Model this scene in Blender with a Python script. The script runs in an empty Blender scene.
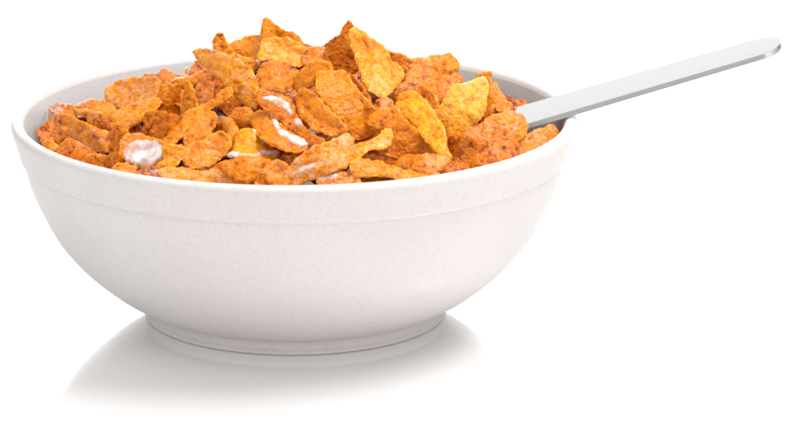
import bpy, math, random
import numpy as np
from mathutils import Vector, Matrix
from mathutils.geometry import delaunay_2d_cdt

# ------------------------------------------------------------------ camera, world, lamps, exposure
S = 0.00032                       # metres per unit; every length below is in units of 0.32 mm
ELEV = math.radians(15.5)
TGT = np.array([104.0, 0.0, 97.0])
DIST = 4500.0
FWD = np.array([0.0, math.cos(ELEV), -math.sin(ELEV)])
UPV = np.array([0.0, math.sin(ELEV), math.cos(ELEV)])
CAM = TGT - FWD * DIST

scene = bpy.context.scene
cd = bpy.data.cameras.new('camera')
cam = bpy.data.objects.new('camera', cd)
scene.collection.objects.link(cam)
cam.location = Vector(CAM * S)
cam.rotation_euler = (math.pi / 2 - ELEV, 0, 0)
cd.sensor_width = 36.0
cd.lens = 36.0 * DIST / 798.0
cd.clip_start = 0.05
cd.clip_end = 100.0
cd.dof.use_dof = True
cd.dof.focus_distance = (DIST - 120) * S
cd.dof.aperture_fstop = 22.0
scene.camera = cam

world = bpy.data.worlds.new('World')
scene.world = world
world.use_nodes = True
wn = world.node_tree
wn.nodes.clear()
wo = wn.nodes.new('ShaderNodeOutputWorld')
wb = wn.nodes.new('ShaderNodeBackground')
wt = wn.nodes.new('ShaderNodeTexCoord')
ws = wn.nodes.new('ShaderNodeSeparateXYZ')
wr = wn.nodes.new('ShaderNodeMapRange')
wr.interpolation_type = 'SMOOTHSTEP'
wr.inputs['From Min'].default_value = -0.75
wr.inputs['From Max'].default_value = 0.55
wr.inputs['To Min'].default_value = 1.17     # white walls in front
wr.inputs['To Max'].default_value = 0.66     # bright white sweep behind the bowl
wn.links.new(wt.outputs['Generated'], ws.inputs[0])
wn.links.new(ws.outputs['Y'], wr.inputs['Value'])
w2 = wn.nodes.new('ShaderNodeMapRange')       # the brightly lit backdrop low behind the bowl
w2.interpolation_type = 'SMOOTHSTEP'
w2.inputs['From Min'].default_value = 0.905
w2.inputs['From Max'].default_value = 0.955
w2.inputs['To Min'].default_value = 0.0
w2.inputs['To Max'].default_value = 2.5
wa = wn.nodes.new('ShaderNodeMath')
wn.links.new(ws.outputs['Y'], w2.inputs['Value'])
w3 = wn.nodes.new('ShaderNodeMapRange')       # dimming added near the horizon to grey the spoon's reflections
w3.interpolation_type = 'SMOOTHSTEP'
w3.inputs['From Min'].default_value = 0.04
w3.inputs['From Max'].default_value = 0.16
w3.inputs['To Min'].default_value = 0.5
w3.inputs['To Max'].default_value = 1.0
wm = wn.nodes.new('ShaderNodeMath')
wm.operation = 'MULTIPLY'
wn.links.new(ws.outputs['Z'], w3.inputs['Value'])
wn.links.new(w3.outputs[0], wm.inputs[0])
wn.links.new(wr.outputs[0], wm.inputs[1])
wn.links.new(wm.outputs[0], wa.inputs[0])
wn.links.new(w2.outputs[0], wa.inputs[1])
wn.links.new(wa.outputs[0], wb.inputs['Strength'])
wb.inputs['Color'].default_value = (1.0, 0.995, 0.99, 1)
wn.links.new(wb.outputs[0], wo.inputs[0])


def area_lamp(name, loc, target, size, watts, colour):
    ld = bpy.data.lights.new(name, 'AREA')
    ld.shape = 'RECTANGLE'
    ld.size, ld.size_y = size
    ld.energy = watts
    ld.color = colour
    o = bpy.data.objects.new(name, ld)
    scene.collection.objects.link(o)
    o.location = loc
    o.rotation_euler = (Vector(target) - Vector(loc)).to_track_quat('-Z', 'Y').to_euler()
    return o


area_lamp('key_softbox', (0.34, 0.02, 0.82), (0.0, 0.0, 0.05), (0.42, 0.42), 7.0, (1.0, 0.985, 0.96))
area_lamp('right_softbox', (0.90, -0.80, 0.42), (0.0, 0.0, 0.03), (0.7, 0.45), 0.25, (1.0, 1.0, 1.0))

scene.view_settings.view_transform = 'Standard'
scene.view_settings.look = 'None'
scene.view_settings.exposure = 0.26
scene.view_settings.gamma = 1.0
scene.render.engine = 'CYCLES'
scene.cycles.max_bounces = 10
scene.cycles.diffuse_bounces = 5


# ------------------------------------------------------------------ helpers
def tag(o, label, cat, group=None, kind=None):
    if label: o['label'] = label
    if cat: o['category'] = cat
    if group: o['group'] = group
    if kind: o['kind'] = kind


def link(o, parent=None):
    scene.collection.objects.link(o)
    if parent is not None:
        o.parent = parent
    return o


def mesh_obj(name, V, F, mat, parent=None, origin=None, attrs=None, smooth=True):
    me = bpy.data.meshes.new(name)
    V = np.asarray(V, dtype=np.float64)
    org = np.zeros(3) if origin is None else np.asarray(origin, float)
    me.from_pydata([tuple(p) for p in ((V - org) * S)], [], F)
    me.update()
    if smooth:
        me.polygons.foreach_set('use_smooth', [True] * len(me.polygons))
    if attrs:
        me.set_sharp_from_angle(angle=math.radians(48))
    for k, arr in (attrs or {}).items():
        a = me.attributes.new(k, 'FLOAT', 'POINT')
        a.data.foreach_set('value', np.asarray(arr, dtype=np.float32))
    me.materials.append(mat)
    o = bpy.data.objects.new(name, me)
    link(o, parent)
    if parent is None:
        o.location = Vector(org * S)
    return o


def hash2(ix, iy, seed):
    n = (ix * 374761393 + iy * 668265263 + seed * 1442695041) & 0xffffffff
    n = ((n ^ (n >> 13)) * 1274126177) & 0xffffffff
    return ((n ^ (n >> 16)) & 0xffff) / 65535.0


def vnoise(x, y, seed=0):
    ix = np.floor(x).astype(np.int64); iy = np.floor(y).astype(np.int64)
    fx = x - ix; fy = y - iy
    fx = fx * fx * (3 - 2 * fx); fy = fy * fy * (3 - 2 * fy)
    a = hash2(ix, iy, seed); b = hash2(ix + 1, iy, seed)
    c = hash2(ix, iy + 1, seed); d = hash2(ix + 1, iy + 1, seed)
    return (a + (b - a) * fx) * (1 - fy) + (c + (d - c) * fx) * fy - 0.5


def blister(x, y, seed):
    """rounded bubbles: 1 - distance to the nearest of scattered points"""
    ix = np.floor(x).astype(np.int64); iy = np.floor(y).astype(np.int64)
    best = np.full(x.shape, 9.0)
    for dx in (-1, 0, 1):
        for dy in (-1, 0, 1):
            cx = ix + dx; cy = iy + dy
            px = cx + hash2(cx, cy, seed); py = cy + hash2(cx, cy, seed + 77)
            r = 0.55 + 0.6 * hash2(cx, cy, seed + 191)
            best = np.minimum(best, ((x - px) ** 2 + (y - py) ** 2) / (r * r))
    return np.clip(1 - best, 0, 1) ** 0.7


def ray(px, py):
    px = np.asarray(px, float); py = np.asarray(py, float)
    a = (px - 399.0) / DIST; b = (218.5 - py) / DIST
    return np.stack([a, FWD[1] + b * UPV[1], FWD[2] + b * UPV[2]], -1)


# ------------------------------------------------------------------ materials
def new_mat(name):
    m = bpy.data.materials.new(name)
    m.use_nodes = True
    nt = m.node_tree
    return m, nt, nt.nodes['Principled BSDF'], nt.links


def N(nt, t, **kw):
    n = nt.nodes.new(t)
    for k, v in kw.items():
        if k in n.inputs: n.inputs[k].default_value = v
        else: setattr(n, k, v)
    return n


def mat_floor():
    m, nt, p, L = new_mat('white_acrylic')
    p.inputs['Base Color'].default_value = (0.95, 0.95, 0.955, 1)
    p.inputs['Roughness'].default_value = 0.05
    p.inputs['IOR'].default_value = 2.5
    p.inputs['Metallic'].default_value = 0.35       # mirror-backed white glass
    n = N(nt, 'ShaderNodeTexNoise'); n.inputs['Scale'].default_value = 6.0
    r = N(nt, 'ShaderNodeMapRange'); r.inputs['To Min'].default_value = 0.03; r.inputs['To Max'].default_value = 0.07
    L.new(n.outputs['Fac'], r.inputs['Value']); L.new(r.outputs[0], p.inputs['Roughness'])
    return m


def mat_ceramic(name='speckled_glaze', tint=(1, 1, 1, 1)):
    m, nt, p, L = new_mat(name)
    tc = N(nt, 'ShaderNodeTexCoord')
    n1 = N(nt, 'ShaderNodeTexNoise'); n1.inputs['Scale'].default_value = 900; n1.inputs['Detail'].default_value = 3
    n2 = N(nt, 'ShaderNodeTexNoise'); n2.inputs['Scale'].default_value = 30; n2.inputs['Detail'].default_value = 3
    n3 = N(nt, 'ShaderNodeTexVoronoi'); n3.inputs['Scale'].default_value = 420
    for n in (n1, n2, n3): L.new(tc.outputs['Object'], n.inputs['Vector'])
    r1 = N(nt, 'ShaderNodeValToRGB')
    r1.color_ramp.elements[0].position = 0.30; r1.color_ramp.elements[0].color = (0.577, 0.541, 0.527, 1)
    r1.color_ramp.elements[1].position = 0.52; r1.color_ramp.elements[1].color = (0.621, 0.584, 0.569, 1)
    L.new(n1.outputs['Fac'], r1.inputs[0])
    r3 = N(nt, 'ShaderNodeValToRGB')
    r3.color_ramp.elements[0].position = 0.06; r3.color_ramp.elements[0].color = (0.95, 0.94, 0.93, 1)
    r3.color_ramp.elements[1].position = 0.16; r3.color_ramp.elements[1].color = (1, 1, 1, 1)
    L.new(n3.outputs['Distance'], r3.inputs[0])
    mx = N(nt, 'ShaderNodeMix', data_type='RGBA', blend_type='MULTIPLY'); mx.inputs[0].default_value = 1
    L.new(r1.outputs[0], mx.inputs[6]); L.new(r3.outputs[0], mx.inputs[7])
    r2 = N(nt, 'ShaderNodeValToRGB')
    r2.color_ramp.elements[0].position = 0.3; r2.color_ramp.elements[0].color = (0.96, 0.955, 0.95, 1)
    r2.color_ramp.elements[1].position = 0.7; r2.color_ramp.elements[1].color = (1, 1, 1, 1)
    L.new(n2.outputs['Fac'], r2.inputs[0])
    mx2 = N(nt, 'ShaderNodeMix', data_type='RGBA', blend_type='MULTIPLY'); mx2.inputs[0].default_value = 1
    L.new(mx.outputs[2], mx2.inputs[6]); L.new(r2.outputs[0], mx2.inputs[7])
    mx3 = N(nt, 'ShaderNodeMix', data_type='RGBA', blend_type='MULTIPLY'); mx3.inputs[0].default_value = 1
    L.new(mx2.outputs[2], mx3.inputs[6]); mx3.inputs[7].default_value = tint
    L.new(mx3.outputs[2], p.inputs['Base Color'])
    p.inputs['Roughness'].default_value = 0.38
    b = N(nt, 'ShaderNodeBump'); b.inputs['Strength'].default_value = 0.25; b.inputs['Distance'].default_value = 0.0001
    n4 = N(nt, 'ShaderNodeTexNoise'); n4.inputs['Scale'].default_value = 260; n4.inputs['Detail'].default_value = 2
    L.new(tc.outputs['Object'], n4.inputs['Vector'])
    L.new(n4.outputs['Fac'], b.inputs['Height']); L.new(b.outputs[0], p.inputs['Normal'])
    return m


def mat_flake():
    m, nt, p, L = new_mat('toasted_corn')
    tc = N(nt, 'ShaderNodeTexCoord')
    at = lambda k: N(nt, 'ShaderNodeAttribute', attribute_name=k)
    bump, tone, soak = at('bump'), at('tone'), at('soak')
    n1 = N(nt, 'ShaderNodeTexNoise'); n1.inputs['Scale'].default_value = 260; n1.inputs['Detail'].default_value = 4
    n2 = N(nt, 'ShaderNodeTexNoise'); n2.inputs['Scale'].default_value = 1500; n2.inputs['Detail'].default_value = 3
    L.new(tc.outputs['Object'], n1.inputs['Vector']); L.new(tc.outputs['Object'], n2.inputs['Vector'])
    # value = tone + patches + blister height
    def math_(op, a, b):
        x = N(nt, 'ShaderNodeMath', operation=op)
        for i, v in enumerate((a, b)):
            if hasattr(v, 'links'): L.new(v, x.inputs[i])
            else: x.inputs[i].default_value = v
        return x.outputs[0]
    v = math_('MULTIPLY', math_('SUBTRACT', n1.outputs['Fac'], 0.5), 0.42)
    v2 = math_('MULTIPLY', math_('SUBTRACT', n2.outputs['Fac'], 0.5), 0.45)
    vb = math_('MULTIPLY', math_('SUBTRACT', bump.outputs['Fac'], 0.6), 0.6)
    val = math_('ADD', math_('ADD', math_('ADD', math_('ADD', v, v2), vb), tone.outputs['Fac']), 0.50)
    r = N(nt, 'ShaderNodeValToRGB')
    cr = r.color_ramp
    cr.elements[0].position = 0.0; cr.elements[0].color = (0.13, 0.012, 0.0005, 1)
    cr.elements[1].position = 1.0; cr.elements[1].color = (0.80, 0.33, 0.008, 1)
    for pos, c in ((0.28, (0.22, 0.036, 0.0004, 1)), (0.52, (0.52, 0.122, 0.0006, 1)), (0.78, (0.68, 0.20, 0.001, 1))):
        e = cr.elements.new(pos); e.color = c
    L.new(val, r.inputs[0])
    # milk-softened surface: pale and pinkish
    sm = N(nt, 'ShaderNodeMapRange'); sm.inputs['From Min'].default_value = 0.42; sm.inputs['From Max'].default_value = 0.75
    n3 = N(nt, 'ShaderNodeTexNoise'); n3.inputs['Scale'].default_value = 420; n3.inputs['Detail'].default_value = 5
    L.new(tc.outputs['Object'], n3.inputs['Vector'])
    L.new(n3.outputs['Fac'], sm.inputs['Value'])
    fac = math_('MULTIPLY', sm.outputs[0], soak.outputs['Fac'])
    mx = N(nt, 'ShaderNodeMix', data_type='RGBA')
    L.new(fac, mx.inputs[0]); L.new(r.outputs[0], mx.inputs[6]); mx.inputs[7].default_value = (0.80, 0.44, 0.25, 1)
    L.new(mx.outputs[2], p.inputs['Base Color'])
    rr = N(nt, 'ShaderNodeMapRange'); rr.inputs['To Min'].default_value = 0.12; rr.inputs['To Max'].default_value = 0.3
    L.new(n1.outputs['Fac'], rr.inputs['Value']); L.new(rr.outputs[0], p.inputs['Roughness'])
    p.inputs['Specular IOR Level'].default_value = 0.2
    p.inputs['Subsurface Weight'].default_value = 0.0
    p.inputs['Subsurface Radius'].default_value = (1.0, 0.35, 0.08)
    p.inputs['Subsurface Scale'].default_value = 0.0009
    n4 = N(nt, 'ShaderNodeTexNoise'); n4.inputs['Scale'].default_value = 1300; n4.inputs['Detail'].default_value = 4
    n5 = N(nt, 'ShaderNodeTexVoronoi', feature='SMOOTH_F1'); n5.inputs['Scale'].default_value = 1050
    L.new(tc.outputs['Object'], n4.inputs['Vector']); L.new(tc.outputs['Object'], n5.inputs['Vector'])
    hgt = math_('SUBTRACT', n4.outputs['Fac'], math_('MULTIPLY', n5.outputs['Distance'], 1.3))
    b = N(nt, 'ShaderNodeBump'); b.inputs['Strength'].default_value = 0.8; b.inputs['Distance'].default_value = 0.0003
    L.new(hgt, b.inputs['Height']); L.new(b.outputs[0], p.inputs['Normal'])
    return m


def mat_milk(name, film):
    m, nt, p, L = new_mat(name)
    tc = N(nt, 'ShaderNodeTexCoord')
    n = N(nt, 'ShaderNodeTexNoise'); n.inputs['Scale'].default_value = 240; n.inputs['Detail'].default_value = 4
    L.new(tc.outputs['Object'], n.inputs['Vector'])
    r = N(nt, 'ShaderNodeValToRGB')
    r.color_ramp.elements[0].position = 0.36; r.color_ramp.elements[0].color = (0.80, 0.58, 0.50, 1)
    r.color_ramp.elements[1].position = 0.58; r.color_ramp.elements[1].color = (0.84, 0.76, 0.75, 1)
    L.new(n.outputs['Fac'], r.inputs[0]); L.new(r.outputs[0], p.inputs['Base Color'])
    p.inputs['Roughness'].default_value = 0.12
    if film:
        am = N(nt, 'ShaderNodeMapRange'); am.inputs['From Min'].default_value = 0.34; am.inputs['From Max'].default_value = 0.56
        am.inputs['To Min'].default_value = 0.4; am.inputs['To Max'].default_value = 1.0
        L.new(n.outputs['Fac'], am.inputs['Value'])
        ed = N(nt, 'ShaderNodeAttribute', attribute_name='depth')
        mu = N(nt, 'ShaderNodeMath', operation='MULTIPLY')
        L.new(am.outputs[0], mu.inputs[0]); L.new(ed.outputs['Fac'], mu.inputs[1]); L.new(mu.outputs[0], p.inputs['Alpha'])
    return m


def mat_steel():
    m, nt, p, L = new_mat('brushed_steel')
    tc = N(nt, 'ShaderNodeTexCoord')
    mp = N(nt, 'ShaderNodeMapping'); mp.inputs['Scale'].default_value = (30, 2500, 2500)
    n = N(nt, 'ShaderNodeTexNoise'); n.inputs['Scale'].default_value = 1.0; n.inputs['Detail'].default_value = 3
    L.new(tc.outputs['Object'], mp.inputs[0]); L.new(mp.outputs[0], n.inputs['Vector'])
    r = N(nt, 'ShaderNodeMapRange'); r.inputs['To Min'].default_value = 0.12; r.inputs['To Max'].default_value = 0.26
    L.new(n.outputs['Fac'], r.inputs['Value']); L.new(r.outputs[0], p.inputs['Roughness'])
    p.inputs['Base Color'].default_value = (0.52, 0.525, 0.53, 1)
    p.inputs['Metallic'].default_value = 1.0
    return m


M_FLOOR, M_CER, M_FLAKE, M_STEEL = mat_floor(), mat_ceramic(), mat_flake(), mat_steel()
M_MILK, M_FILM = mat_milk('milk', False), mat_milk('milk_film', True)

# ------------------------------------------------------------------ surface
fl = mesh_obj('table_surface', [(-12000, -12000, 0), (12000, -12000, 0), (12000, 16000, 0), (-12000, 16000, 0)],
              [(0, 1, 2, 3)], M_FLOOR, smooth=False)
fl['kind'] = 'structure'

# ------------------------------------------------------------------ bowl
RIMZ = 205.0


def spline(pts, step=3.0):
    P = np.array(pts, float)
    out = []
    n = len(P)
    for i in range(n - 1):
        p0 = P[max(i - 1, 0)]; p1 = P[i]; p2 = P[i + 1]; p3 = P[min(i + 2, n - 1)]
        k = max(2, int(np.linalg.norm(p2 - p1) / step))
        for j in range(k):
            t = j / k
            out.append(0.5 * ((2 * p1) + (-p0 + p2) * t + (2 * p0 - 5 * p1 + 4 * p2 - p3) * t * t + (-p0 + 3 * p1 - 3 * p2 + p3) * t ** 3))
    out.append(P[-1])
    return out


def lathe(name, prof, mat, parent, seg=256, cap=False):
    V = []; F = []
    for r, z in prof:
        for k in range(seg):
            a = 2 * math.pi * k / seg
            V.append((r * math.cos(a), r * math.sin(a), z))
    n = len(prof)
    for i in range(n - 1):
        for k in range(seg):
            k2 = (k + 1) % seg
            F.append((i * seg + k, i * seg + k2, (i + 1) * seg + k2, (i + 1) * seg + k))
    if cap:
        F.append(tuple(range((n - 1) * seg, n * seg)))
    return mesh_obj(name, V, F, mat, parent)


bowl = link(bpy.data.objects.new('cereal_bowl', None))
tag(bowl, 'round off-white speckled stoneware bowl heaped with orange corn flakes', 'bowl')
outer = [(148.5, 13), (157, 16.5), (172, 24.5), (190, 37), (214, 58), (236, 84), (251, 111), (262.5, 138), (267.2, 155), (269.4, 165.3)]
band = [(269.4, 165.3), (272.0, 166.8), (273.8, 171), (275.6, 178), (278, 187), (280.3, 194)]
lip = [(280.3, 194), (281, 199), (279.5, 203), (276.5, 205), (273, 205), (270, 203), (268, 199.5)]
inner = [(268, 199.5), (264.5, 188), (260, 172), (252, 148), (240, 115), (224, 84), (202, 58), (175, 38), (140, 26), (90, 20), (40, 18.5), (2, 18)]
foot = [(148.5, 13), (147.8, 11), (147.8, 8.5), (148.5, 6), (150, 4), (151, 2.5), (150.5, 0.8), (148, 0), (140, 0), (136, 2), (132, 10), (120, 14), (60, 14), (2, 14)]
lathe('body', spline(outer), M_CER, bowl)
lathe('rim', spline(band) + spline(lip, 1.2)[1:], M_CER, bowl)
lathe('interior', spline(inner), mat_ceramic('glaze_bounce_offset', (0.84, 0.91, 0.945, 1)), bowl, cap=True)  # same glaze, tinted cooler and darker to cancel orange bounce light
lathe('foot', spline(foot, 1.5), M_CER, bowl, cap=True)
INZ = np.array([z for r, z in inner][::-1]); INR = np.array([r for r, z in inner][::-1])


def inner_r(z):
    return np.interp(z, INZ, INR)


# milk pooled at the bottom of the bowl
def milk_pool():
    prof = [(inner_r(112) + 1.0, 113.5), (inner_r(112) - 2.5, 112.2), (inner_r(112) - 6, 111.8)] + [(r, 111.6) for r in (222, 200, 160, 110, 60, 2)]
    o = lathe('milk', prof, M_MILK, None, seg=128, cap=True)
    tag(o, 'white milk pooled in the bowl, showing in gaps under the flakes', 'milk')


milk_pool()


# ------------------------------------------------------------------ spoon
def make_spoon():
    # axis in the x-z plane rising to the right, the face rolled a little towards the front
    def pt(px, py, Y):
        d = ray(px, py); t = (Y - CAM[1]) / d[1]
        return CAM + d * t
    A = pt(522, 118.0, 6); B = pt(780, 43.0, 22)
    ax = (B - A); Lh = np.linalg.norm(ax); ax /= Lh
    side0 = np.cross(ax, np.array([0, 0, 1.0])); side0 /= np.linalg.norm(side0)      # towards the camera
    nrm0 = np.cross(side0, ax)
    roll = math.radians(-4)
    side = side0 * math.cos(roll) + nrm0 * math.sin(roll)
    nrm = np.cross(side, ax)
    if nrm[2] < 0: nrm = -nrm
    sp = link(bpy.data.objects.new('spoon', None))
    sp.location = Vector(A * S)
    tag(sp, 'flat polished steel spoon resting on the bowl rim, handle pointing right', 'spoon')
    M = Matrix(((ax[0], side[0], nrm[0]), (ax[1], side[1], nrm[1]), (ax[2], side[2], nrm[2])))
    sp.rotation_euler = M.to_euler()
    if M.determinant() < 0:
        M = Matrix(((ax[0], -side[0], nrm[0]), (ax[1], -side[1], nrm[1]), (ax[2], -side[2], nrm[2])))
        sp.rotation_euler = M.to_euler()
    # handle in local space: x along, y across, z up
    xs = list(np.linspace(-85, Lh - 26, 60))
    half = lambda x: 15 + 14.0 * min(1, max(0, (x + 85) / 62.0)) ** 0.8 - 3.6 * max(0, x) / Lh
    out = [(x, half(x)) for x in xs]
    h = half(xs[-1])
    for k in range(1, 26):
        a = math.pi / 2 * k / 25
        out.append((xs[-1] + (h + 1) * math.sin(a), h * max(0.0, math.cos(a)) ** 0.9))
    th = lambda x: 2.9
    V = []; F = []
    prof = [(0.0, 1.0), (0.5, 1.0), (0.97, 1.0), (0.985, 0.84), (1.02, -0.84), (1.0, -1.0), (0.5, -1.0), (0.0, -1.0)]
    ring = prof + [(-u, w) for u, w in prof[-2:0:-1]]
    nr = len(ring)
    for x, hh in out:
        for u, w in ring:
            V.append((x, u * max(hh, 0.2), w * th(x) - 0.011 * min(0.0, x + 24) ** 2))
    for i in range(len(out) - 1):
        for k in range(nr):
            k2 = (k + 1) % nr
            F.append((i * nr + k, (i + 1) * nr + k, (i + 1) * nr + k2, i * nr + k2))
    F.append(tuple(range(nr))); F.append(tuple(range((len(out) - 1) * nr, len(out) * nr))[::-1])
    hd = mesh_obj('handle', V, F, M_STEEL, sp)
    hd.data.polygons.foreach_set('use_smooth', [True] * len(hd.data.polygons))
    md = hd.modifiers.new('edges', 'EDGE_SPLIT'); md.split_angle = math.radians(28)
    # spoon bowl, buried in the cereal
    V = []; F = []
    nu, nv = 24, 32
    for s, off in ((1, 0.0), (-1, -3.5)):
        for i in range(nu + 1):
            rr = i / nu
            for k in range(nv):
                a = 2 * math.pi * k / nv
                x = -150 + 72 * rr * math.cos(a)
                y = 44 * rr * math.sin(a) * (1 - 0.12 * math.cos(a))
                z = -58 - 18 * (1 - rr * rr) + off * (1 - 0.3 * rr)
                V.append((x, y, z))
    off = (nu + 1) * nv
    for i in range(nu):
        for k in range(nv):
            k2 = (k + 1) % nv
            F.append((i * nv + k, (i + 1) * nv + k, (i + 1) * nv + k2, i * nv + k2))
            F.append((off + i * nv + k, off + i * nv + k2, off + (i + 1) * nv + k2, off + (i + 1) * nv + k))
    for k in range(nv):
        k2 = (k + 1) % nv
        F.append((nu * nv + k, off + nu * nv + k, off + nu * nv + k2, nu * nv + k2))
    mesh_obj('spoon_bowl', V, F, M_STEEL, sp)


make_spoon()


# ------------------------------------------------------------------ the heap
def mound(x, y):
    rho2 = (x * x + y * y) / (265.0 * 265.0)
    k = np.where(x < 0, 92.0 - 22 * np.clip(-x / 180.0, 0, 1), 98.0)
    return 188 + k * (1 - rho2)


def on_mound(px, py):
    d = ray(px, py)
    ts = np.linspace(DIST - 420, DIST + 420, 500)
    P = CAM[None, :] + d[None, :] * ts[:, None]
    g = P[:, 2] - mound(P[:, 0], P[:, 1])
    i = np.argmax(g < 0) if (g < 0).any() else None
    if i is None or P[i, 1] > 60:
        j = np.argmin(np.abs(P[:, 1] - 10))
        i = j if i is None or P[i, 1] > 60 else i
    return P[i], d


def outline(poly, seed, jag=1.0, step=1.7):
    P = np.array(poly, float)
    n = len(P)
    out = []
    for i in range(n):
        p0, p1, p2, p3 = P[i - 1], P[i], P[(i + 1) % n], P[(i + 2) % n]
        k = max(2, int(np.linalg.norm(p2 - p1) / step))
        for j in range(k):
            t = j / k
            c = 0.5 * ((2 * p1) + (-p0 + p2) * t + (2 * p0 - 5 * p1 + 4 * p2 - p3) * t * t + (-p0 + 3 * p1 - 3 * p2 + p3) * t ** 3)
            out.append(0.45 * c + 0.55 * (p1 + (p2 - p1) * t))
    O = np.array(out)
    T = np.roll(O, -1, 0) - np.roll(O, 1, 0)
    T /= np.maximum(np.linalg.norm(T, axis=1, keepdims=True), 1e-6)
    Nn = np.stack([T[:, 1], -T[:, 0]], 1)
    s = np.arange(len(O))
    w = vnoise(O[:, 0] * 0.22 + 7, O[:, 1] * 0.22, seed) * 2.2 + vnoise(O[:, 0] * 0.7, O[:, 1] * 0.7, seed + 5) * 1.5
    return O + Nn * (w * jag)[:, None]


def triangulate(O, seed, step=2.0):
    rng = random.Random(seed)
    x0, y0 = O.min(0); x1, y1 = O.max(0)
    pts = []
    y = y0; row = 0
    while y < y1:
        x = x0 + (step / 2 if row % 2 else 0)
        while x < x1:
            pts.append((x + rng.uniform(-.3, .3) * step, y + rng.uniform(-.3, .3) * step))
            x += step
        y += step * 0.87; row += 1
    pts = np.array(pts) if pts else np.zeros((0, 2))
    # distance to outline, keep points a little inside
    if len(pts):
        d = np.sqrt(((pts[:, None, :] - O[None, :, :]) ** 2).sum(-1)).min(1)
        pts = pts[d > step * 0.55]
    n = len(O)
    vs = [Vector(p) for p in O] + [Vector(p) for p in pts]
    es = [(i, (i + 1) % n) for i in range(n)]
    r = delaunay_2d_cdt(vs, es, [], 1, 1e-5)
    V2 = np.array([tuple(v) for v in r[0]]); F = [tuple(f) for f in r[2]]
    # boundary edges
    cnt = {}
    for f in F:
        for a, b in zip(f, f[1:] + f[:1]):
            cnt[(a, b)] = cnt.get((a, b), 0) + 1
    bnd = set()
    for (a, b) in cnt:
        if (b, a) not in cnt:
            bnd.add(a); bnd.add(b)
    return V2, F, bnd


def sheet(V2, F, bnd, fn, nrm, O, thick, bumpv, soft=False):
    """closed thin sheet: fn maps outline points to 3-D; thin cut edge all round (soft: edge tapers to nothing)"""
    d = np.sqrt(((V2[:, None, :] - O[None, :, :]) ** 2).sum(-1)).min(1)
    P, bp = fn(V2)
    isb = np.zeros(len(V2), bool); isb[list(bnd)] = True
    d[isb] = 0
    e0 = 0.04 if soft else 0.42
    tt = e0 + (1 - e0) * np.sqrt(np.clip(d / (thick * 0.9), 0, 1))
    top = P + nrm * (tt * thick * 0.5 + bp * bumpv * tt)[:, None]
    bot = P + nrm * (-tt * thick * 0.5 + bp * bumpv * 0.6 * tt)[:, None]
    n = len(V2)
    V = np.concatenate([top, bot])
    edges = set()
    for f in F:
        for a, b in zip(f, f[1:] + f[:1]):
            edges.add((a, b))
    wall = [(b, a, a + n, b + n) for (a, b) in edges if (b, a) not in edges]
    FF = list(F) + [tuple(i + n for i in f[::-1]) for f in F] + wall
    return V, FF, np.concatenate([bp, bp]), np.concatenate([d, d])


def orient(V, F, nrm):
    """make the first half of the faces point along nrm"""
    a, b, c = (np.array(V[i]) for i in F[0][:3])
    if np.dot(np.cross(b - a, c - a), nrm) < 0:
        return [f[::-1] for f in F]
    return F


def clamp_in(V):
    r = np.hypot(V[:, 0], V[:, 1])
    lim = inner_r(np.clip(V[:, 2], 20, 199)) - 2.0
    k = np.where(r > lim, lim / np.maximum(r, 1e-6), 1.0)
    V = V.copy(); V[:, 0] *= k; V[:, 1] *= k
    return V


FLAKES = []
ZB = np.zeros((437, 798))


def lip_y(x):
    return 112.0 + 72.0 * np.sqrt(np.clip(1 - ((x - 295.0) / 272.0) ** 2, 0, 1))


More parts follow.
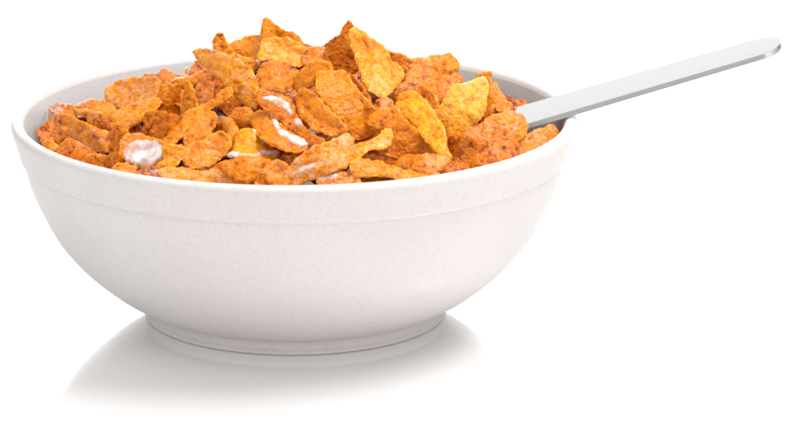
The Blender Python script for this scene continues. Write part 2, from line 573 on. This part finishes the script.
def flake(name_seed, poly, az, el, lift, curl, tone, soak, label, milk=(), jag=1.0, thick=2.2, bumpv=1.45, group='corn flakes heaped in the bowl'):
    seed = name_seed
    rng = random.Random(seed)
    P = np.array(poly, float)
    c = P.mean(0)
    P0, d0 = on_mound(c[0], c[1])
    P0 = P0 - d0 * lift
    az += rng.uniform(-28, 28); el = min(72, max(12, el + rng.uniform(-20, 20)))
    a = math.radians(az); e = math.radians(el)
    nrm = np.array([math.sin(a) * math.cos(e), -math.cos(a) * math.cos(e), math.sin(e)])
    u = np.cross(np.array([0, 0, 1.0]), nrm); u /= np.linalg.norm(u)
    v = np.cross(nrm, u)
    ku, kv = curl[0] / 1000.0, curl[1] / 1000.0
    kt = (curl[2] / 1000.0) if len(curl) > 2 else rng.uniform(-2, 2) / 1000.0
    low = rng.uniform(2.5, 5.0)
    size = max(np.ptp(P[:, 0]), np.ptp(P[:, 1]))
    fa = rng.uniform(0, math.pi); fk = rng.choice([-1, 1]) * rng.uniform(0.12, 0.42); f0 = rng.uniform(-0.2, 0.2) * size
    fb = fa + rng.uniform(0.7, 1.5); fk2 = rng.choice([-1, 1]) * rng.uniform(0.0, 0.3); f1 = rng.uniform(-0.25, 0.25) * size

    def surf(pix):
        D = ray(pix[:, 0], pix[:, 1])
        f = np.zeros(len(pix))
        nd = D @ nrm
        for _ in range(7):
            t = ((P0 - CAM) @ nrm + f) / nd
            Q = CAM + D * t[:, None]
            R = Q - P0
            uu = R @ u; vv = R @ v
            g = ku * uu * uu + kv * vv * vv + kt * uu * vv + low * vnoise(uu / 15 + 3.3, vv / 15, seed + 11) + 1.7 * vnoise(uu / 7.0, vv / 7.0, seed + 12) + 0.5 * vnoise(uu / 3.2, vv / 3.2, seed + 13)
            g = g + fk * (np.sqrt((uu * math.cos(fa) + vv * math.sin(fa) - f0) ** 2 + 3) - 0.2 * size)
            g = g + fk2 * (np.sqrt((uu * math.cos(fb) + vv * math.sin(fb) - f1) ** 2 + 3) - 0.2 * size)
            g = np.clip(g, -30, 30)
            f = f * 0.4 + g * 0.6
        return Q, uu, vv

    def fn(pix):
        Q, uu, vv = surf(pix)
        b = blister(uu / 5.2, vv / 5.2, seed + 21) * 0.75 + blister(uu / 2.9 + 4, vv / 2.9, seed + 22) * 0.35
        return Q, b
    O = outline(poly, seed, jag)
    V2, F, bnd = triangulate(O, seed)
    # built from the front of the heap backwards: each one leans against the back of those before it
    ix = np.clip(V2[:, 0].astype(int), 1, 796); iy = np.clip(V2[:, 1].astype(int), 1, 435)
    inside = (V2[:, 1] < lip_y(V2[:, 0]))
    dep = (surf(V2)[0] - CAM) @ FWD
    need = (ZB[iy, ix] + 4.5) - dep
    need = need[inside & (ZB[iy, ix] > 0)]
    if len(need) > 6:
        P0 = P0 + d0 * min(26.0, max(0.0, np.percentile(need, 88)))
        dep = (surf(V2)[0] - CAM) @ FWD
    # keep it inside the bowl wall
    def outside(Q):
        return float(np.mean(np.hypot(Q[:, 0], Q[:, 1]) > inner_r(np.clip(Q[:, 2], 20, 199)) - 2))
    Q = surf(V2)[0]
    if outside(Q) > 0.1:
        best = (outside(Q), 0.0)
        for st in range(3, 60, 3):
            for sg in (1, -1):
                o_ = outside(Q + d0 * st * sg)
                if o_ < best[0] - 0.03: best = (o_, st * sg)
            if best[0] < 0.1: break
        P0 = P0 + d0 * best[1]
        dep = (surf(V2)[0] - CAM) @ FWD
    for dx in (-1, 0, 1):
        for dy in (-1, 0, 1):
            np.maximum.at(ZB, (iy + dy, ix + dx), dep)
    V, FF, bump, edge = sheet(V2, F, bnd, fn, nrm, O, thick, bumpv)
    FF = orient(V, FF, nrm)
    V = clamp_in(V)
    base = P0.copy()
    n = len(V)
    rim_tone = np.clip(1 - edge / 2.6, 0, 1) * rng.uniform(-0.05, 0.3)  # mostly lighter edges: caught light painted into the tone
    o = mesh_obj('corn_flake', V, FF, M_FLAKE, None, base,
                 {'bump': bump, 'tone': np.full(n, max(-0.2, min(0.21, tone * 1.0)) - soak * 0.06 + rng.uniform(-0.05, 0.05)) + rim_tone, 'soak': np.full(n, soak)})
    tag(o, label, 'corn flake', group)
    for mi, mp in enumerate(milk):
        OM = outline(mp, seed + 40 + mi, 0.8, 1.5)
        V2, F, bnd = triangulate(OM, seed + 3, 1.8)

        def fm(pix):
            Q, uu, vv = surf(pix)
            return Q + nrm * 2.2, vnoise(uu / 7, vv / 7, seed + 90) * 0.8 + 0.3
        V, FF, bump, edge = sheet(V2, F, bnd, fm, nrm, OM, 1.3, 0.6, True)
        FF = orient(V, FF, nrm)
        V = clamp_in(V)
        mesh_obj('milk_streak', V - base, FF, M_FILM, o, attrs={'depth': np.clip(edge / 2.2, 0.3, 1)})
    FLAKES.append(o)
    return o


TABLE = [  # opening entries are added gap fillers, their dark tone standing in for shade
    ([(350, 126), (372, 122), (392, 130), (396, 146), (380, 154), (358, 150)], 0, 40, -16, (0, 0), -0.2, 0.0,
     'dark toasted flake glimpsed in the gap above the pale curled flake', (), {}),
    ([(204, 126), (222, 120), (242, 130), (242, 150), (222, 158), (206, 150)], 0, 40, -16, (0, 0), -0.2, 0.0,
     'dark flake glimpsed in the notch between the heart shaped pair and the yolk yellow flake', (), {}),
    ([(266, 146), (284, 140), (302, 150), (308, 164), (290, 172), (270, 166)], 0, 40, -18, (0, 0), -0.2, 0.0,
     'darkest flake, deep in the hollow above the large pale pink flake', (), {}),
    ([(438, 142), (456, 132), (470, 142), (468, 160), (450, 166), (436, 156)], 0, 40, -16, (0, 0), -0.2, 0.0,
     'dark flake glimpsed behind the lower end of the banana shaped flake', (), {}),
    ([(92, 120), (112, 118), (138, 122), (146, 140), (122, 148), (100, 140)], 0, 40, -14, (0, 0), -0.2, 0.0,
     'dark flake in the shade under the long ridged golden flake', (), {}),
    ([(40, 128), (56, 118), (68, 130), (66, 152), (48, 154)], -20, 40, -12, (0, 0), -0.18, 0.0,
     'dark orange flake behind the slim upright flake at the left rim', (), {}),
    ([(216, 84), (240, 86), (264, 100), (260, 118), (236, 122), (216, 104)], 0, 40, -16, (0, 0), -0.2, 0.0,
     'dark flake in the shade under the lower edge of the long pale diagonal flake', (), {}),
    ([(107, 88), (118, 81), (132, 78), (146, 77), (160, 78), (161, 92), (152, 103), (132, 110), (112, 108), (104, 99)], -20, 45, 0, (4, 6), 0.16, 0.75,
     'large pale pinkish flake lying against the far wall at the left of the heap', (), {}),
    ([(170, 84), (177, 79), (184, 76), (187, 68), (189, 77), (196, 74), (206, 69), (210, 78), (196, 86), (180, 90)], -10, 40, -14, (0, 3), 0.0, 0,
     'small spiky orange flake poking up left of the long pale diagonal flake', (), {}),
    ([(196, 84), (203, 76), (212, 72), (220, 76), (230, 88), (226, 100), (210, 106), (198, 108)], -15, 45, -6, (-4, 4), -0.12, 0.45,
     'brown and pink flake tucked under the long pale diagonal flake', (), {}),
    ([(230, 44), (240, 39), (252, 36), (262, 35), (266, 44), (262, 56), (250, 62), (240, 58), (233, 51)], -10, 35, -6, (6, 5), 0.12, 0.15,
     'rounded cupped flake on the crest between the pointed flake and the topmost tip', (), {}),
    ([(260, 34), (261, 24), (265, 17), (269, 18), (275, 24), (283, 29), (286, 37), (276, 44), (262, 42)], 5, 28, -14, (0, 0), -0.02, 0,
     'small dark orange tip standing highest on the left crest', (), {}),
    ([(280, 42), (284, 33), (292, 32), (299, 36), (304, 44), (304, 52), (292, 52)], 20, 35, -12, (0, 0), -0.06, 0,
     'small orange flake on the crest just right of the topmost tip', (), {}),
    ([(300, 58), (306, 50), (316, 46), (326, 48), (334, 56), (330, 66), (314, 68), (303, 66)], 5, 40, -6, (-6, 4), 0.0, 0.1,
     'low rounded flake in the dip of the crest left of the pyramid flake', (), {}),
    ([(404, 66), (412, 60), (422, 57), (438, 55), (450, 54), (458, 60), (459, 72), (440, 76), (416, 76)], 5, 45, -6, (-5, 0), 0.05, 0.0,
     'orange flake at the back right of the crest against the far rim', (), {}),
    ([(385, 58), (386, 49), (395, 52), (406, 55), (413, 62), (414, 76), (404, 84), (394, 74)], 10, 40, -4, (-5, 0), -0.16, 0,
     'dark burnt orange flake behind the bright yellow peak flake', (), {}),
    ([(258, 50), (262, 40), (272, 37), (286, 37), (297, 42), (308, 48), (318, 52), (312, 62), (298, 68), (282, 64), (268, 60), (258, 62)], -5, 48, 0, (-4, 4), 0.2, 0.45,
     'pale golden flake below the topmost tip of the crest', (), {}),
    ([(213, 54), (212, 42), (216, 34), (220, 32), (226, 38), (233, 50), (243, 57), (256, 60), (258, 68), (246, 74), (230, 66)], -10, 35, 2, (-8, 0), 0.06, 0.1,
     'pointed orange flake rising behind the long pale diagonal flake', (), {}),
    ([(404, 80), (410, 68), (420, 64), (436, 64), (450, 69), (463, 78), (460, 88), (450, 96), (438, 104), (424, 98), (412, 92)], 10, 45, 2, (3, 3), -0.02, 0.2,
     'rough orange brown flake right of the bright yellow peak flake', (), {}),
    ([(470, 88), (474, 76), (484, 72), (491, 72), (491, 82), (488, 94), (478, 96)], 15, 35, -4, (0, 0), 0.06, 0.1,
     'small sharp tip standing up at the right end of the heap', (), {}),
    ([(482, 118), (485, 96), (489, 86), (496, 84), (503, 94), (509, 108), (508, 120), (498, 128), (486, 126)], 20, 42, 2, (-6, 0), 0.1, 0.2,
     'orange yellow flake just left of where the spoon handle leaves the heap', (), {}),
    ([(496, 104), (504, 100), (511, 103), (513, 108), (506, 113), (497, 112)], 30, 40, -6, (0, 0), -0.02, 0.2,
     'tiny orange flake touching the far edge of the spoon handle', (), {}),
    ([(322, 52), (330, 40), (339, 35), (343, 26), (347, 19), (352, 22), (357, 32), (362, 46), (364, 66), (352, 76), (336, 76), (326, 68), (324, 60)], -18, 22, 6, (-3, 0), -0.03, 0.05,
     'pyramid shaped orange brown flake at the left of the double peak', (), {}),
    ([(255, 86), (256, 74), (262, 65), (275, 60), (290, 64), (300, 72), (300, 84), (290, 92), (276, 92), (264, 90)], -5, 40, 6, (-4, -4), 0.04, 0.2,
     'flat golden flake in the middle just under the pale crest flake', (), {}),
    ([(291, 86), (294, 77), (303, 69), (311, 62), (322, 59), (332, 62), (334, 74), (324, 84), (310, 88), (298, 92)], 0, 42, 10, (-6, -6), 0.04, 0.05,
     'knobbly orange flake with a curled upper lip above the oval flake', (), {}),
    ([(356, 60), (350, 45), (350, 30), (356, 27), (366, 34), (377, 42), (387, 49), (391, 60), (401, 67), (405, 75), (400, 85), (391, 93), (383, 99), (372, 94), (362, 82)], 18, 32, 14, (-4, -3), 0.3, 0.35,
     'bright yellow blistered flake forming the right peak of the crest', (), {}),
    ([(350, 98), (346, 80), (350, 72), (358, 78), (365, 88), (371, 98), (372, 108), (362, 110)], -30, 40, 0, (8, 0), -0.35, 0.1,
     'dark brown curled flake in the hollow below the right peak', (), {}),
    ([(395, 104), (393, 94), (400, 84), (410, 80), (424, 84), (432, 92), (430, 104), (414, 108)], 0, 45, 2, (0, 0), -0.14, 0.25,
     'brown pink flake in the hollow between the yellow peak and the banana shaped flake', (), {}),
    ([(416, 98), (418, 88), (424, 85), (431, 90), (438, 100), (440, 112), (432, 116), (422, 110)], 20, 30, 8, (-8, 0), -0.02, 0.1,
     'small upright orange flake wedged above the banana shaped flake', (), {}),
    ([(372, 108), (376, 101), (385, 97), (393, 101), (397, 112), (392, 120), (378, 120)], 0, 45, 4, (-5, -5), -0.02, 0.7,
     'small pale pink flake between the large folded flake and the banana shaped flake', (), {}),
    ([(48, 116), (51, 107), (60, 103), (70, 104), (78, 110), (76, 122), (62, 130), (50, 132)], -30, 38, 4, (-5, -5), 0.0, 0.1,
     'rounded orange flake at the far left end of the heap', (), {}),
    ([(74, 108), (82, 103), (92, 100), (104, 101), (115, 107), (116, 114), (100, 117), (84, 115)], -20, 55, 0, (-5, 4), 0.02, 0.25,
     'thin arched flake behind the long ridged flake on the left', (), {}),
    ([(160, 88), (161, 80), (166, 78), (171, 83), (179, 84), (183, 95), (182, 108), (180, 118), (166, 118), (158, 112), (158, 98)], 12, 28, 6, (-10, 0), 0.04, 0.1,
     'tall upright flake next to the large pale pinkish flake', (), {}),
    ([(182, 118), (181, 98), (184, 88), (188, 80), (192, 84), (196, 94), (199, 108), (197, 120)], -10, 25, 10, (-8, 0), 0.04, 0.05,
     'slim upright petal shaped flake left of centre', (), {}),
    ([(73, 109), (88, 110), (103, 113), (121, 109), (138, 103), (156, 98), (163, 103), (152, 113), (141, 122), (127, 131), (110, 130), (99, 125), (86, 132), (78, 133), (88, 121), (79, 115)], -15, 52, 10, (3, -6), 0.12, 0.35,
     'long ridged golden flake with a pale pointed tail across the left of the heap', (), {}),
    ([(56, 122), (60, 115), (68, 114), (80, 119), (94, 127), (106, 131), (114, 138), (113, 148), (105, 153), (93, 153), (80, 148), (68, 138), (60, 130)], -15, 40, 8, (3, 3), -0.02, 0.45,
     'scoop shaped flake with a wrinkled pink top at the left', (), {}),
    ([(49, 126), (52, 122), (56, 128), (60, 138), (60, 150), (54, 148), (50, 138)], 30, 25, 12, (-8, 0), 0.05, 0.2,
     'slim upright flake standing at the left rim', (), {}),
    ([(36, 132), (42, 129), (50, 134), (54, 142), (54, 152), (44, 148)], 0, 50, 0, (0, 0), -0.08, 0,
     'small orange flake squeezed into the leftmost corner of the bowl', (), {}),
    ([(42, 144), (49, 138), (56, 144), (64, 152), (60, 162), (48, 156)], -10, 45, 6, (0, 0), 0.05, 0.3,
     'tiny pale flake on the rim beneath the slim upright flake', (), {}),
    ([(54, 152), (60, 145), (70, 139), (82, 145), (94, 152), (104, 158), (100, 172), (78, 168), (62, 162)], -10, 50, 6, (-3, 0), -0.14, 0,
     'dark orange flake under the scoop shaped flake at the left rim', (), {}),
    ([(80, 162), (90, 154), (104, 154), (118, 160), (128, 170), (118, 182), (96, 178), (82, 172)], -5, 50, 10, (-3, 0), -0.08, 0.1,
     'brown orange flake lying low along the left front rim', (), {}),
    ([(109, 134), (116, 128), (126, 128), (130, 136), (128, 150), (124, 164), (114, 166), (109, 150)], -5, 35, 8, (-8, 0), -0.04, 0.05,
     'reddish upright flake left of the milky square flake', (), {}),
    ([(142, 116), (149, 110), (163, 111), (179, 115), (179, 124), (173, 135), (162, 142), (148, 143), (141, 138), (143, 126)], 5, 30, 10, (-3, -3), -0.08, 0,
     'smooth dark orange square flake above the milky square flake', (), {}),
    ([(162, 143), (170, 131), (178, 120), (186, 111), (200, 106), (214, 99), (226, 88), (232, 88), (233, 96), (222, 104), (208, 111), (194, 122), (184, 134), (174, 145), (166, 148)], -25, 50, 16, (-2, 4), 0.14, 0.1,
     'long thin golden flake seen edge on, rising diagonally left of centre', (), {}),
    ([(120, 142), (126, 135), (137, 133), (149, 136), (162, 140), (167, 148), (166, 158), (158, 166), (148, 170), (137, 168), (126, 162), (119, 154)], -5, 40, 20, (2, 3), 0.06, 0.5,
     'square flake at the left front holding a broad pool of milk', ([(122, 154), (126, 146), (133, 141), (143, 139), (157, 141), (163, 147), (163, 156), (156, 164), (147, 168), (136, 165), (126, 161)],), {}),
    ([(161, 150), (167, 145), (182, 144), (186, 150), (183, 160), (174, 168), (160, 174), (154, 168), (163, 160)], 15, 38, 14, (-4, -3), 0.26, 0.2,
     'small bright yellow flake attached right beside the milky square flake', (), {}),
    ([(112, 170), (118, 164), (126, 163), (136, 168), (138, 180), (122, 180)], 0, 50, 8, (0, 0), 0.0, 0.1,
     'tiny crumb like flake on the front rim below the milky square flake', (), {}),
    ([(136, 176), (142, 169), (156, 167), (170, 170), (184, 178), (180, 192), (150, 190)], 0, 50, 6, (0, 0), -0.16, 0.3,
     'brown milk wet flake in the shade beneath the milky square flake', ([(150, 172), (156, 170), (161, 172), (158, 176), (151, 175)],), {}),
    ([(183, 140), (184, 127), (194, 118), (208, 111), (217, 114), (218, 122), (213, 132), (216, 142), (206, 156), (190, 158)], -12, 38, 12, (-4, -3), 0.04, 0.2,
     'broad upper lobe of the heart shaped pair of flakes left of centre', (), {}),
    ([(182, 152), (190, 144), (204, 140), (212, 134), (222, 131), (231, 136), (233, 146), (224, 158), (210, 167), (194, 169), (184, 164)], -5, 40, 20, (-3, -4), 0.02, 0.25,
     'broad lower lobe of the heart shaped pair of flakes left of centre', (), {}),
    ([(158, 172), (168, 166), (184, 168), (200, 166), (216, 165), (232, 172), (248, 180), (254, 190), (226, 194), (194, 192), (170, 186)], 0, 48, 14, (-2, -4), 0.16, 0.55,
     'long pale flake flat along the front rim left of centre', (), {}),
    ([(226, 120), (233, 110), (245, 107), (254, 112), (255, 126), (246, 134), (234, 130)], 0, 35, 2, (-6, -4), 0.0, 0.05,
     'small orange flake under the lower end of the long pale diagonal flake', (), {}),
    ([(218, 122), (224, 116), (232, 118), (238, 128), (241, 140), (240, 152), (234, 158), (229, 148), (226, 134)], -20, 35, 10, (-8, 0), 0.06, 0.2,
     'thin curled flake at the left of the yolk yellow flake', (), {}),
    ([(236, 134), (246, 128), (258, 131), (268, 141), (280, 152), (276, 160), (258, 162), (240, 160), (232, 152)], 5, 42, 8, (-5, -5), 0.2, 0.0,
     'smooth yolk yellow flake with a milk line below it at centre', ([(224, 156), (232, 153), (242, 154), (253, 155), (264, 151), (276, 151), (281, 154), (270, 157), (256, 159), (240, 158), (230, 159)], [(252, 131), (256, 131), (263, 139), (268, 146), (264, 147), (258, 139)]), {}),
    ([(216, 166), (226, 160), (240, 157), (256, 158), (270, 159), (272, 170), (262, 182), (248, 186), (234, 180)], 0, 45, 18, (-3, -3), 0.06, 0.15,
     'golden flake under the milk line at the centre front', (), {}),
    ([(252, 192), (254, 182), (262, 172), (270, 176), (280, 186), (278, 196)], 0, 45, 10, (0, 0), -0.14, 0,
     'dark orange flake on the front rim under the golden centre flake', (), {}),
    ([(263, 170), (268, 162), (280, 159), (290, 166), (294, 178), (286, 190), (274, 188), (266, 180)], -5, 45, 20, (-4, -4), 0.08, 0.6,
     'small pale milk wet flake left of the large pale pink flake', (), {}),
    ([(193, 52), (199, 48), (213, 49), (227, 54), (241, 60), (252, 68), (257, 80), (261, 94), (257, 107), (254, 112), (246, 108), (238, 98), (225, 86), (211, 73), (199, 62)], -12, 40, 20, (-2, -3), 0.16, 0.5,
     'long pale diagonal flake pointing to the upper left over the rim', (), {}),
    ([(249, 120), (251, 114), (258, 111), (267, 112), (276, 120), (288, 130), (302, 139), (310, 146), (307, 153), (294, 153), (278, 149), (264, 142), (254, 131)], -12, 42, 20, (-2, -4), 0.02, 0.05,
     'orange flake with a milk line along its upper edge, left of the oval flake', ([(271, 118), (275, 120), (281, 128), (291, 135), (303, 140), (308, 146), (301, 148), (289, 143), (280, 136), (273, 127)],), {}),
    ([(256, 94), (261, 87), (271, 93), (285, 96), (295, 102), (299, 114), (302, 124), (310, 132), (322, 138), (326, 142), (318, 148), (304, 142), (291, 132), (279, 121), (268, 113), (259, 104)], -10, 45, 14, (3, 5), -0.04, 0.1,
     'orange flake with a milk streak just below the long pale diagonal flake', ([(263, 98), (270, 97), (280, 99), (289, 104), (294, 113), (292, 118), (286, 114), (276, 107), (266, 102)], [(294, 120), (298, 119), (302, 124), (303, 131), (299, 131), (295, 126)]), {}),
    ([(296, 98), (297, 91), (303, 88), (311, 90), (319, 98), (330, 109), (342, 121), (349, 131), (340, 136), (326, 135), (312, 129), (302, 119), (297, 108)], -5, 38, 26, (-4, -3), 0.06, 0.1,
     'smooth oval golden flake lying diagonally in the middle', (), {}),
    ([(315, 80), (317, 71), (333, 70), (346, 71), (354, 84), (366, 99), (379, 112), (380, 124), (372, 136), (358, 140), (348, 130), (336, 116), (324, 104), (317, 93)], 6, 36, 18, (-3, -3), 0.0, 0.05,
     'large orange flake with a blistered face right of the oval flake', (), {}),
    ([(274, 186), (279, 178), (288, 168), (298, 157), (312, 147), (330, 140), (346, 133), (355, 138), (353, 150), (358, 158), (347, 168), (331, 174), (312, 180), (296, 188), (282, 190)], -8, 42, 32, (-2, -3), 0.2, 0.95,
     'large pale pink milk soaked flake at the centre of the front rim', ([(283, 178), (291, 173), (302, 167), (312, 163), (316, 165), (308, 171), (296, 176), (286, 181)],), {}),
    ([(318, 188), (316, 178), (326, 173), (344, 172), (358, 176), (362, 190), (340, 194)], 0, 50, 22, (0, 0), -0.02, 0.5,
     'flake lying low at the front rim with a white milk drop', ([(318, 180), (322, 176), (332, 174), (340, 177), (336, 181), (324, 183)],), {}),
    ([(350, 150), (356, 144), (366, 142), (376, 137), (384, 129), (390, 129), (393, 136), (391, 145), (384, 150), (372, 150), (362, 156), (354, 164), (349, 162)], 5, 45, 28, (5, -5), 0.22, 0.6,
     'pale curled flake right of the large pale pink flake', (), {}),
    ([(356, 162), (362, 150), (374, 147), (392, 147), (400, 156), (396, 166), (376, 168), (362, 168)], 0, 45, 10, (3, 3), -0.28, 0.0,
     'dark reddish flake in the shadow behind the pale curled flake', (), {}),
    ([(350, 172), (350, 162), (358, 158), (370, 160), (384, 163), (396, 167), (414, 172), (434, 178), (426, 184), (406, 182), (388, 178), (370, 178), (358, 178)], 0, 52, 28, (2, 5), 0.1, 0.3,
     'long folded flake with a pale crinkled edge along the right front rim', (), {}),
    ([(334, 190), (340, 180), (356, 175), (376, 176), (396, 178), (420, 182), (424, 192), (390, 196), (350, 196)], 0, 50, 12, (0, 0), -0.1, 0.1,
     'orange flake low on the front rim under the long folded flake', (), {}),
    ([(366, 122), (372, 112), (386, 109), (397, 106), (404, 116), (416, 129), (429, 142), (438, 154), (428, 164), (404, 164), (390, 158), (391, 142), (386, 130), (374, 128)], 0, 38, 16, (-4, -4), -0.02, 0.1,
     'wide orange flake at centre right under the banana shaped flake', (), {}),
    ([(395, 108), (396, 99), (403, 93), (415, 92), (426, 100), (435, 112), (443, 125), (448, 137), (447, 147), (453, 158), (444, 160), (433, 152), (424, 139), (410, 124), (400, 117)], 8, 34, 30, (-5, -2), 0.2, 0.05,
     'banana shaped golden yellow flake running down the right of the heap', (), {}),
    ([(431, 114), (440, 105), (446, 95), (451, 86), (460, 83), (473, 80), (484, 76), (489, 86), (487, 101), (484, 114), (472, 128), (458, 142), (448, 142), (443, 126)], 18, 30, 22, (-3, -3), 0.24, 0.2,
     'large bright yellow blistered flake at the right of the heap', (), {}),
    ([(476, 132), (482, 122), (492, 115), (510, 110), (522, 115), (528, 124), (526, 136), (518, 144), (504, 140), (488, 138)], 20, 42, 20, (-4, -3), 0.14, 0.7,
     'pale pinkish flake resting against the near edge of the spoon handle', (), {}),
    ([(449, 160), (455, 150), (458, 139), (466, 129), (480, 124), (499, 125), (512, 134), (519, 145), (519, 157), (512, 168), (496, 176), (478, 182), (462, 180), (450, 172)], 14, 36, 30, (-3, -3), -0.1, 0.15,
     'large rounded brown flake with sugary bubbles at the right front rim', (), {}),
    ([(516, 156), (519, 146), (525, 136), (534, 130), (546, 126), (553, 125), (558, 131), (556, 142), (546, 154), (532, 166), (518, 170)], 35, 45, 10, (-3, -3), 0.1, 0.45,
     'pale golden flake at the far right end of the heap under the spoon handle', (), {}),
    ([(384, 168), (390, 160), (402, 156), (426, 154), (447, 156), (452, 162), (442, 170), (424, 174), (402, 172)], 5, 52, 22, (0, -4), 0.06, 0.35,
     'pale flake lying flat between the banana shaped flake and the right front rim', (), {}),
    ([(428, 182), (434, 170), (448, 162), (460, 164), (468, 174), (460, 188), (440, 192)], 10, 48, 16, (0, 0), -0.1, 0.05,
     'brown orange flake on the rim left of the large rounded brown flake', (), {}),
    ([(400, 180), (408, 170), (424, 168), (440, 172), (444, 184), (424, 192), (406, 190)], 5, 50, 16, (0, 0), -0.04, 0.2,
     'small flake on the right front rim under the flat pale flake', (), {}),
]
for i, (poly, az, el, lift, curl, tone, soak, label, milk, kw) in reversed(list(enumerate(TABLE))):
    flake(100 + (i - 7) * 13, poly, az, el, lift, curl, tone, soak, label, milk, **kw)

# ------------------------------------------------------------------ the body of the heap under and behind the flakes in front
def proto(seed, rx, ry):
    rng = random.Random(seed)
    poly = []
    k = rng.choice([7, 8, 9]) if rx > 20 else 5
    for i in range(k):
        a = 2 * math.pi * i / k + rng.uniform(-.25, .25)
        r = rng.uniform(0.78, 1.12)
        poly.append((rx * r * math.cos(a), ry * r * math.sin(a)))
    O = outline(poly, seed, 1.0, 2.2)
    V2, F, bnd = triangulate(O, seed, 2.6 if rx > 20 else 1.6)
    ku, kv, kt = rng.uniform(-9, 9) / 1000, rng.uniform(2, 12) / 1000, rng.uniform(-3, 3) / 1000

    def fn(p):
        uu, vv = p[:, 0], p[:, 1]
        z = ku * uu * uu + kv * vv * vv + kt * uu * vv + 4.5 * vnoise(uu / 16, vv / 16, seed + 11) + 1.6 * vnoise(uu / 6.5, vv / 6.5, seed + 12)
        b = blister(uu / 5.2, vv / 5.2, seed + 21) * 0.75 + blister(uu / 2.9, vv / 2.9, seed + 22) * 0.35
        return np.stack([uu, vv, z], 1), b
    nrm = np.array([0, 0, 1.0])
    V, FF, bump, edge = sheet(V2, F, bnd, fn, nrm, O, 2.2 if rx > 20 else 1.7, 1.4 if rx > 20 else 0.8)
    FF = orient(V, FF, nrm)
    return V, FF, bump


def fillers():
    protos = []
    for i in range(9):
        rng = random.Random(500 + i)
        V, FF, bump = proto(500 + i, rng.uniform(24, 34), rng.uniform(19, 27))
        n = len(V)
        o = mesh_obj('corn_flake', V, FF, M_FLAKE, None, None,
                     {'bump': bump, 'tone': np.full(n, rng.uniform(-0.34, -0.12)), 'soak': np.full(n, rng.uniform(0, 0.3))})  # dark tone paints shade into the gaps these show through
        protos.append((o, max(np.hypot(V[:, 0], V[:, 1]).max(), 1)))
    rng = random.Random(77)
    placed = []
    count = 0
    used = set()
    spec = []
    for layer, (dz, nmax, mind) in enumerate(((22, 90, 33), (46, 90, 30))):
        tries = 0; got = 0; here = []
        while got < nmax and tries < 4000:
            tries += 1
            r = 236 * math.sqrt(rng.random()); a = rng.uniform(0, 2 * math.pi)
            x, y = r * math.cos(a), r * math.sin(a)
            z = float(mound(np.array(x), np.array(y))) - dz
            if y < 20: z -= 14
            if y > 30: z -= 6
            if r > inner_r(min(z, 199)) - 26: continue
            if any((x - q[0]) ** 2 + (y - q[1]) ** 2 < mind * mind for q in here): continue
            here.append((x, y)); got += 1
            spec.append((x, y, z, layer))
    for i, (x, y, z, layer) in enumerate(spec):
        pi = rng.randrange(len(protos))
        src, R = protos[pi]
        if pi in used:
            o = src.copy(); scene.collection.objects.link(o)
        else:
            o = src; used.add(pi)
        o.location = Vector((x * S, y * S, z * S))
        tilt = rng.uniform(0, 38 if layer == 0 else 30)
        o.rotation_euler = (math.radians(tilt) * math.cos(i * 2.4) + math.atan2(y, 420) * -0.5, math.radians(tilt) * math.sin(i * 2.4), rng.uniform(0, 6.28))
        if y > 25 and layer == 0:
            tag(o, 'crumpled orange corn flake on the far slope of the heap, behind its crest', 'corn flake', 'corn flakes on the far slope of the heap')
        else:
            tag(o, 'orange corn flake buried inside the heap, barely showing between the flakes over it', 'corn flake', 'corn flakes buried in the heap')
    for i, (o, R) in enumerate(protos):
        if i not in used:
            bpy.data.objects.remove(o)


fillers()
